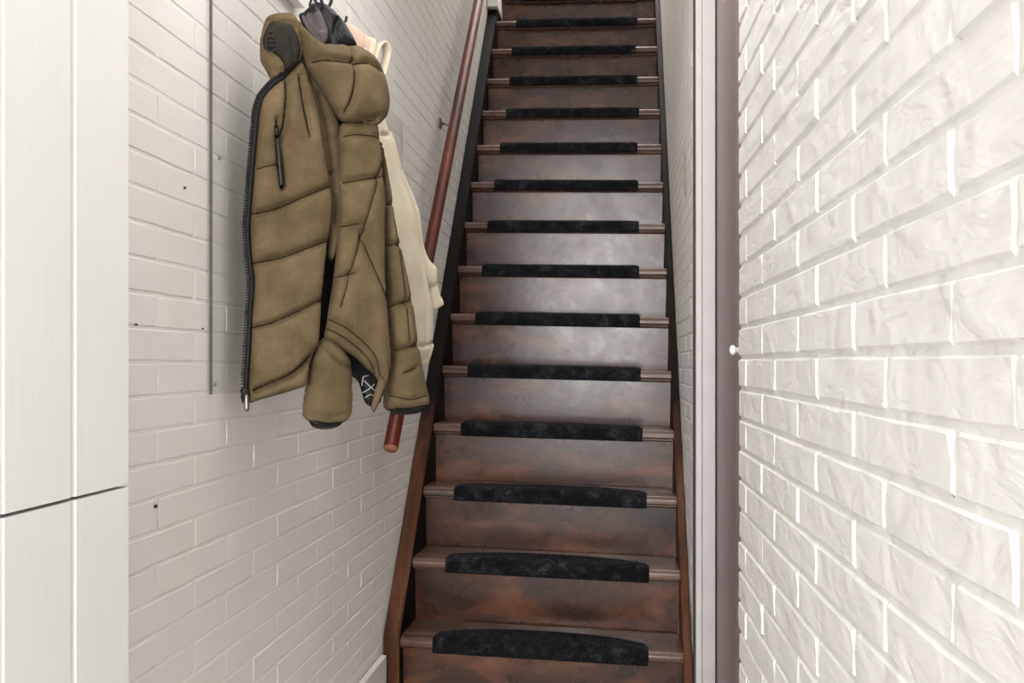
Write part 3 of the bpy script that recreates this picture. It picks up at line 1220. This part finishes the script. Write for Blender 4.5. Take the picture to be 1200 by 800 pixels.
o = puff('hood_lining', FJ, [(353, 19), (362, 15), (374, 13), (380, 22), (385, 36), (384, 48), (376, 53), (366, 44), (358, 33)], 0.0215, 0.004, 0.02, M_SATIN, jk,
         [([(358, 18), (368, 34), (378, 48)], 0.006, 0.006), ([(366, 16), (376, 32)], 0.006, 0.005)], wob=0.003, wscale=22, seed=11)
o['label'] = 'grey brown satin part of the hood lining'
LOBE = [(313, 20), (324, 15.5), (338, 16), (347, 26), (353, 42), (354, 62), (351, 74), (341, 82), (331, 90), (321, 95), (314, 84), (306, 69), (305, 50), (308, 32)]
puff('hood', FJ, LOBE, 0.004, 0.030, 0.03, M_OLIVE, jk,
     [([(316, 22), (324, 28), (334, 28), (343, 32)], 0.008, 0.005), ([(308, 74), (318, 79), (328, 84)], 0.006, 0.006)], back=0.9, wob=0.003, wscale=14, seed=12)
puff('hood_lining', FJ, [(319, 25), (330, 27), (341, 29), (349, 42), (352, 60), (348, 74), (338, 82), (334, 88), (333, 76), (327, 67), (319, 61), (310, 58), (308, 46), (312, 34)],
     0.0335, 0.006, 0.015, M_MESHLIN, jk, [([(338, 32), (342, 50), (345, 72)], 0.0025, 0.006), ([(329, 30), (333, 45), (336, 60)], 0.002, 0.006)], back=0.8, wob=0.0015, wscale=25, seed=13)
# embroidered badge inside the hood
pxtube('badge_stitching', FJ, [(311, 50), (312, 44), (317, 42), (323, 45), (325, 52), (323, 58), (317, 61), (312, 57)], 0.0405, 0.0012, M_DARKTHREAD, jk, closed=True)
pxtube('badge_stitching', FJ, [(315, 39), (319, 36), (322, 39), (318, 42), (321, 45)], 0.0405, 0.0012, M_DARKTHREAD, jk)
pxtube('badge_stitching', FJ, [(313, 49), (318, 48), (324, 49)], 0.0405, 0.0011, M_DARKTHREAD, jk)
pxtube('badge_stitching', FJ, [(313, 54), (318, 53), (324, 54)], 0.0405, 0.0011, M_DARKTHREAD, jk)
# printed label in the lining below the hem
for pts in ([(424, 452), (426, 441), (432, 440)], [(427, 446), (433, 452), (440, 458)], [(425, 460), (432, 456), (439, 450)], [(428, 466), (434, 462), (440, 464)]):
    pxtube('label_stitching', FJ, pts, -0.004, 0.0012, M_PALETHREAD, jk)
# main zip down the front edge
ZP = [(350, 71), (341, 80), (332, 90), (319, 99), (306.5, 114), (301, 130), (299, 152), (294, 209), (290, 267), (292, 302), (295, 330), (293, 365), (291, 407), (288.5, 440), (288, 468)]
zt_ = pxtube('zip_tape', FJ, ZP, 0.016, 0.0045, M_BLACKFAB, jk, 8)
sp = catmull([FJ.st(x, y, 0.016) for x, y in ZP], 0.0042, False)
bm = bmesh.new()
for i in range(len(sp) - 1):
    s, t = sp[i]
    dv = sp[i + 1] - sp[i]
    L_ = np.linalg.norm(dv)
    if L_ < 1e-6:
        continue
    dv = dv / L_
    nv = np.array((dv[1], -dv[0]))
    c = np.array((s, t)) + nv * 0.0058
    q = []
    for (a_, b_) in ((-0.0013, -0.003), (0.0013, -0.003), (0.0013, 0.003), (-0.0013, 0.003)):
        pp = c + dv * a_ + nv * b_
        q.append(pp)
    lo = [bm.verts.new(FJ.to3(p[0], p[1], 0.014) - Vector(jk.location)) for p in q]
    hi = [bm.verts.new(FJ.to3(p[0], p[1], 0.021) - Vector(jk.location)) for p in q]
    bm.faces.new(lo[::-1])
    bm.faces.new(hi)
    for k in range(4):
        bm.faces.new((lo[k], lo[(k + 1) % 4], hi[(k + 1) % 4], hi[k]))
o = obj_bm('zip_teeth', bm, M_BLACKMETAL, jk)
o['kind'] = 'stuff'
puff('zip_slider', FJ, [(281, 457), (284, 454.5), (291, 454.5), (292.5, 460), (291.5, 471), (286, 472), (283.5, 472), (283, 463)], 0.018, 0.006, 0.004, M_BLACKMETAL, jk, res=0.003, back=1.0)
pl = puff('zip_pull', FJ, [(287, 462), (291, 462), (292.5, 474), (292, 481), (289, 482), (286.5, 480.5), (286, 474)], 0.026, 0.0025, 0.003, M_METAL, jk, res=0.003, back=1.0)
# chest pocket zip
puff('chest_pocket_zip', FJ, [(321.5, 147), (325.5, 146), (328, 170), (331, 195), (333, 219), (328, 221), (325.5, 200), (323.5, 172)], 0.040, 0.004, 0.004, M_BLACKMETAL, jk, res=0.004, back=2.0)
pxtube('hanging_loop', FJ, [(366, 14), (363, 6), (366, -2), (374, -5), (378, 2), (377, 10)], 0.012, 0.0022, M_BLACKFAB, jk)

# ---- cream jacket behind
FC = Frame((-0.64, 1.93, ZC), math.radians(58))
top = on_plane(428, 40, FC.O, FC.n)
cj = tag(empty('cream_jacket', top), 'cream cotton jacket hanging half hidden behind the olive winter jacket', 'jacket')
puff('body', FC, [(405, 60), (420, 52), (437, 60), (447, 120), (452, 145), (459, 165), (468, 200), (478, 235), (487, 270), (494, 300), (500, 330), (505, 360), (506, 385), (503, 410),
                  (497, 426), (480, 424), (450, 420), (425, 400), (415, 300), (408, 180)],
     0.0, 0.024, 0.04, M_CREAM, cj, [([(455, 135), (470, 190), (486, 250), (496, 320), (499, 400)], 0.008, 0.012), ([(445, 158), (452, 159), (460, 157)], 0.005, 0.004), ([(488, 404), (496, 405), (506, 402)], 0.006, 0.004)],
     back=1.0, wob=0.006, seed=20)
puff('sleeve', FC, [(455, 150), (466, 190), (480, 225), (489, 250), (494, 285), (500, 303), (508, 312), (510, 325), (509, 336), (502, 338), (496, 330), (488, 300), (476, 262), (464, 222), (455, 185)],
     -0.016, 0.024, 0.03, M_CREAM, cj, [([(470, 200), (485, 250), (496, 300)], 0.005, 0.008)], back=1.0, wob=0.004, seed=21)
cuff_s = [([(506 + k * 3, 337), (508 + k * 3, 362)], 0.004, 0.0025) for k in range(4)]
puff('cuff', FC, [(503, 335), (510, 333), (514, 345), (517.5, 357), (512, 362), (505.5, 364), (503, 350)], -0.014, 0.018, 0.015, M_CREAM, cj, cuff_s, back=1.0, res=0.003)
puff('hem_band', FC, [(491, 405), (505, 402), (503, 414), (498.5, 428), (492, 426), (490, 415)], 0.003, 0.020, 0.015, M_CREAM, cj,
     [([(494 + 3 * k, 403), (493 + 3 * k, 428)], 0.004, 0.0025) for k in range(4)], back=1.0, res=0.003)
puff('collar', FC, [(404, 27), (412, 29), (420, 36), (429, 42), (436, 45), (434, 54), (432, 66), (420, 62), (412, 58), (406, 45)], 0.008, 0.016, 0.02, M_PINK, cj, [([(427, 44), (428, 58)], 0.005, 0.004)], back=1.0, wob=0.003)['label'] = 'pale pink collar lining'
puff('collar', FC, [(428, 44), (437, 45), (440, 52), (438, 62), (434, 72), (426, 68), (428, 56)], 0.012, 0.014, 0.012, M_CREAM, cj, back=1.0)
# looped strap
sp = catmull([FC.st(x, y, 0.012) for x, y in ((437, 80), (438, 68), (441, 57), (447, 50), (452, 53), (453.5, 62), (451, 74), (447, 90))], 0.006, False)
bm = bmesh.new()
rows_ = []
for i, (s, t) in enumerate(sp):
    a_ = sp[min(i + 1, len(sp) - 1)] - sp[max(i - 1, 0)]
    a_ = a_ / np.linalg.norm(a_)
    nv = np.array((a_[1], -a_[0])) * 0.0022
    q = [(s - nv[0], t - nv[1], -0.002), (s + nv[0], t + nv[1], -0.002), (s + nv[0], t + nv[1], 0.026), (s - nv[0], t - nv[1], 0.026)]
    rows_.append([bm.verts.new(FC.to3(*p) - Vector(cj.location)) for p in q])
for i in range(len(rows_) - 1):
    for k in range(4):
        bm.faces.new((rows_[i][k], rows_[i][(k + 1) % 4], rows_[i + 1][(k + 1) % 4], rows_[i + 1][k]))
bm.faces.new(rows_[0][::-1])
bm.faces.new(rows_[-1])
obj_bm('strap', bm, M_CREAM, cj, True)

# ---- coat rack: white board out of the frame, black hooks reaching into it
XR_ = XW + 0.004
re = on_plane(357, 10, (XR_ + 0.02, 0, 0), (1, 0, 0))
rack = tag(empty('coat_rack', (XR_, re.y, re.z)), 'white coat rack board with black hooks at the top edge above the jackets', 'coat rack')
box('board', 0.0, 0.022, -0.95, 0.0, 0.0, 0.11, M_WWOOD, rack, 0.002)


def hook(tip, drop):
    """double-bend hook from the board to its tip"""
    yb = min(tip.y - 0.01, re.y - 0.02)
    P0 = Vector((XR_ + 0.02, yb, max(tip.z + 0.02, re.z + 0.05)))
    t = tip
    pts = [P0, P0 + Vector((0.03, 0.004, -0.012)), Vector((t.x - 0.022, (t.y + yb) / 2, t.z - drop)), Vector((t.x - 0.006, t.y, t.z - drop * 0.8)), t]
    c = catmull([np.array(p) for p in pts], 0.006, False)
    return tube('hook', [Vector(p) - Vector(rack.location) for p in c], 0.0032, M_BLACKMETAL, rack, 8)


hook(on_plane(389, -2, FJ.O - FJ.n * 0.03, FJ.n), 0.02)
hook(on_plane(406.5, 19, FC.O - FC.n * 0.0, FC.n), 0.02)
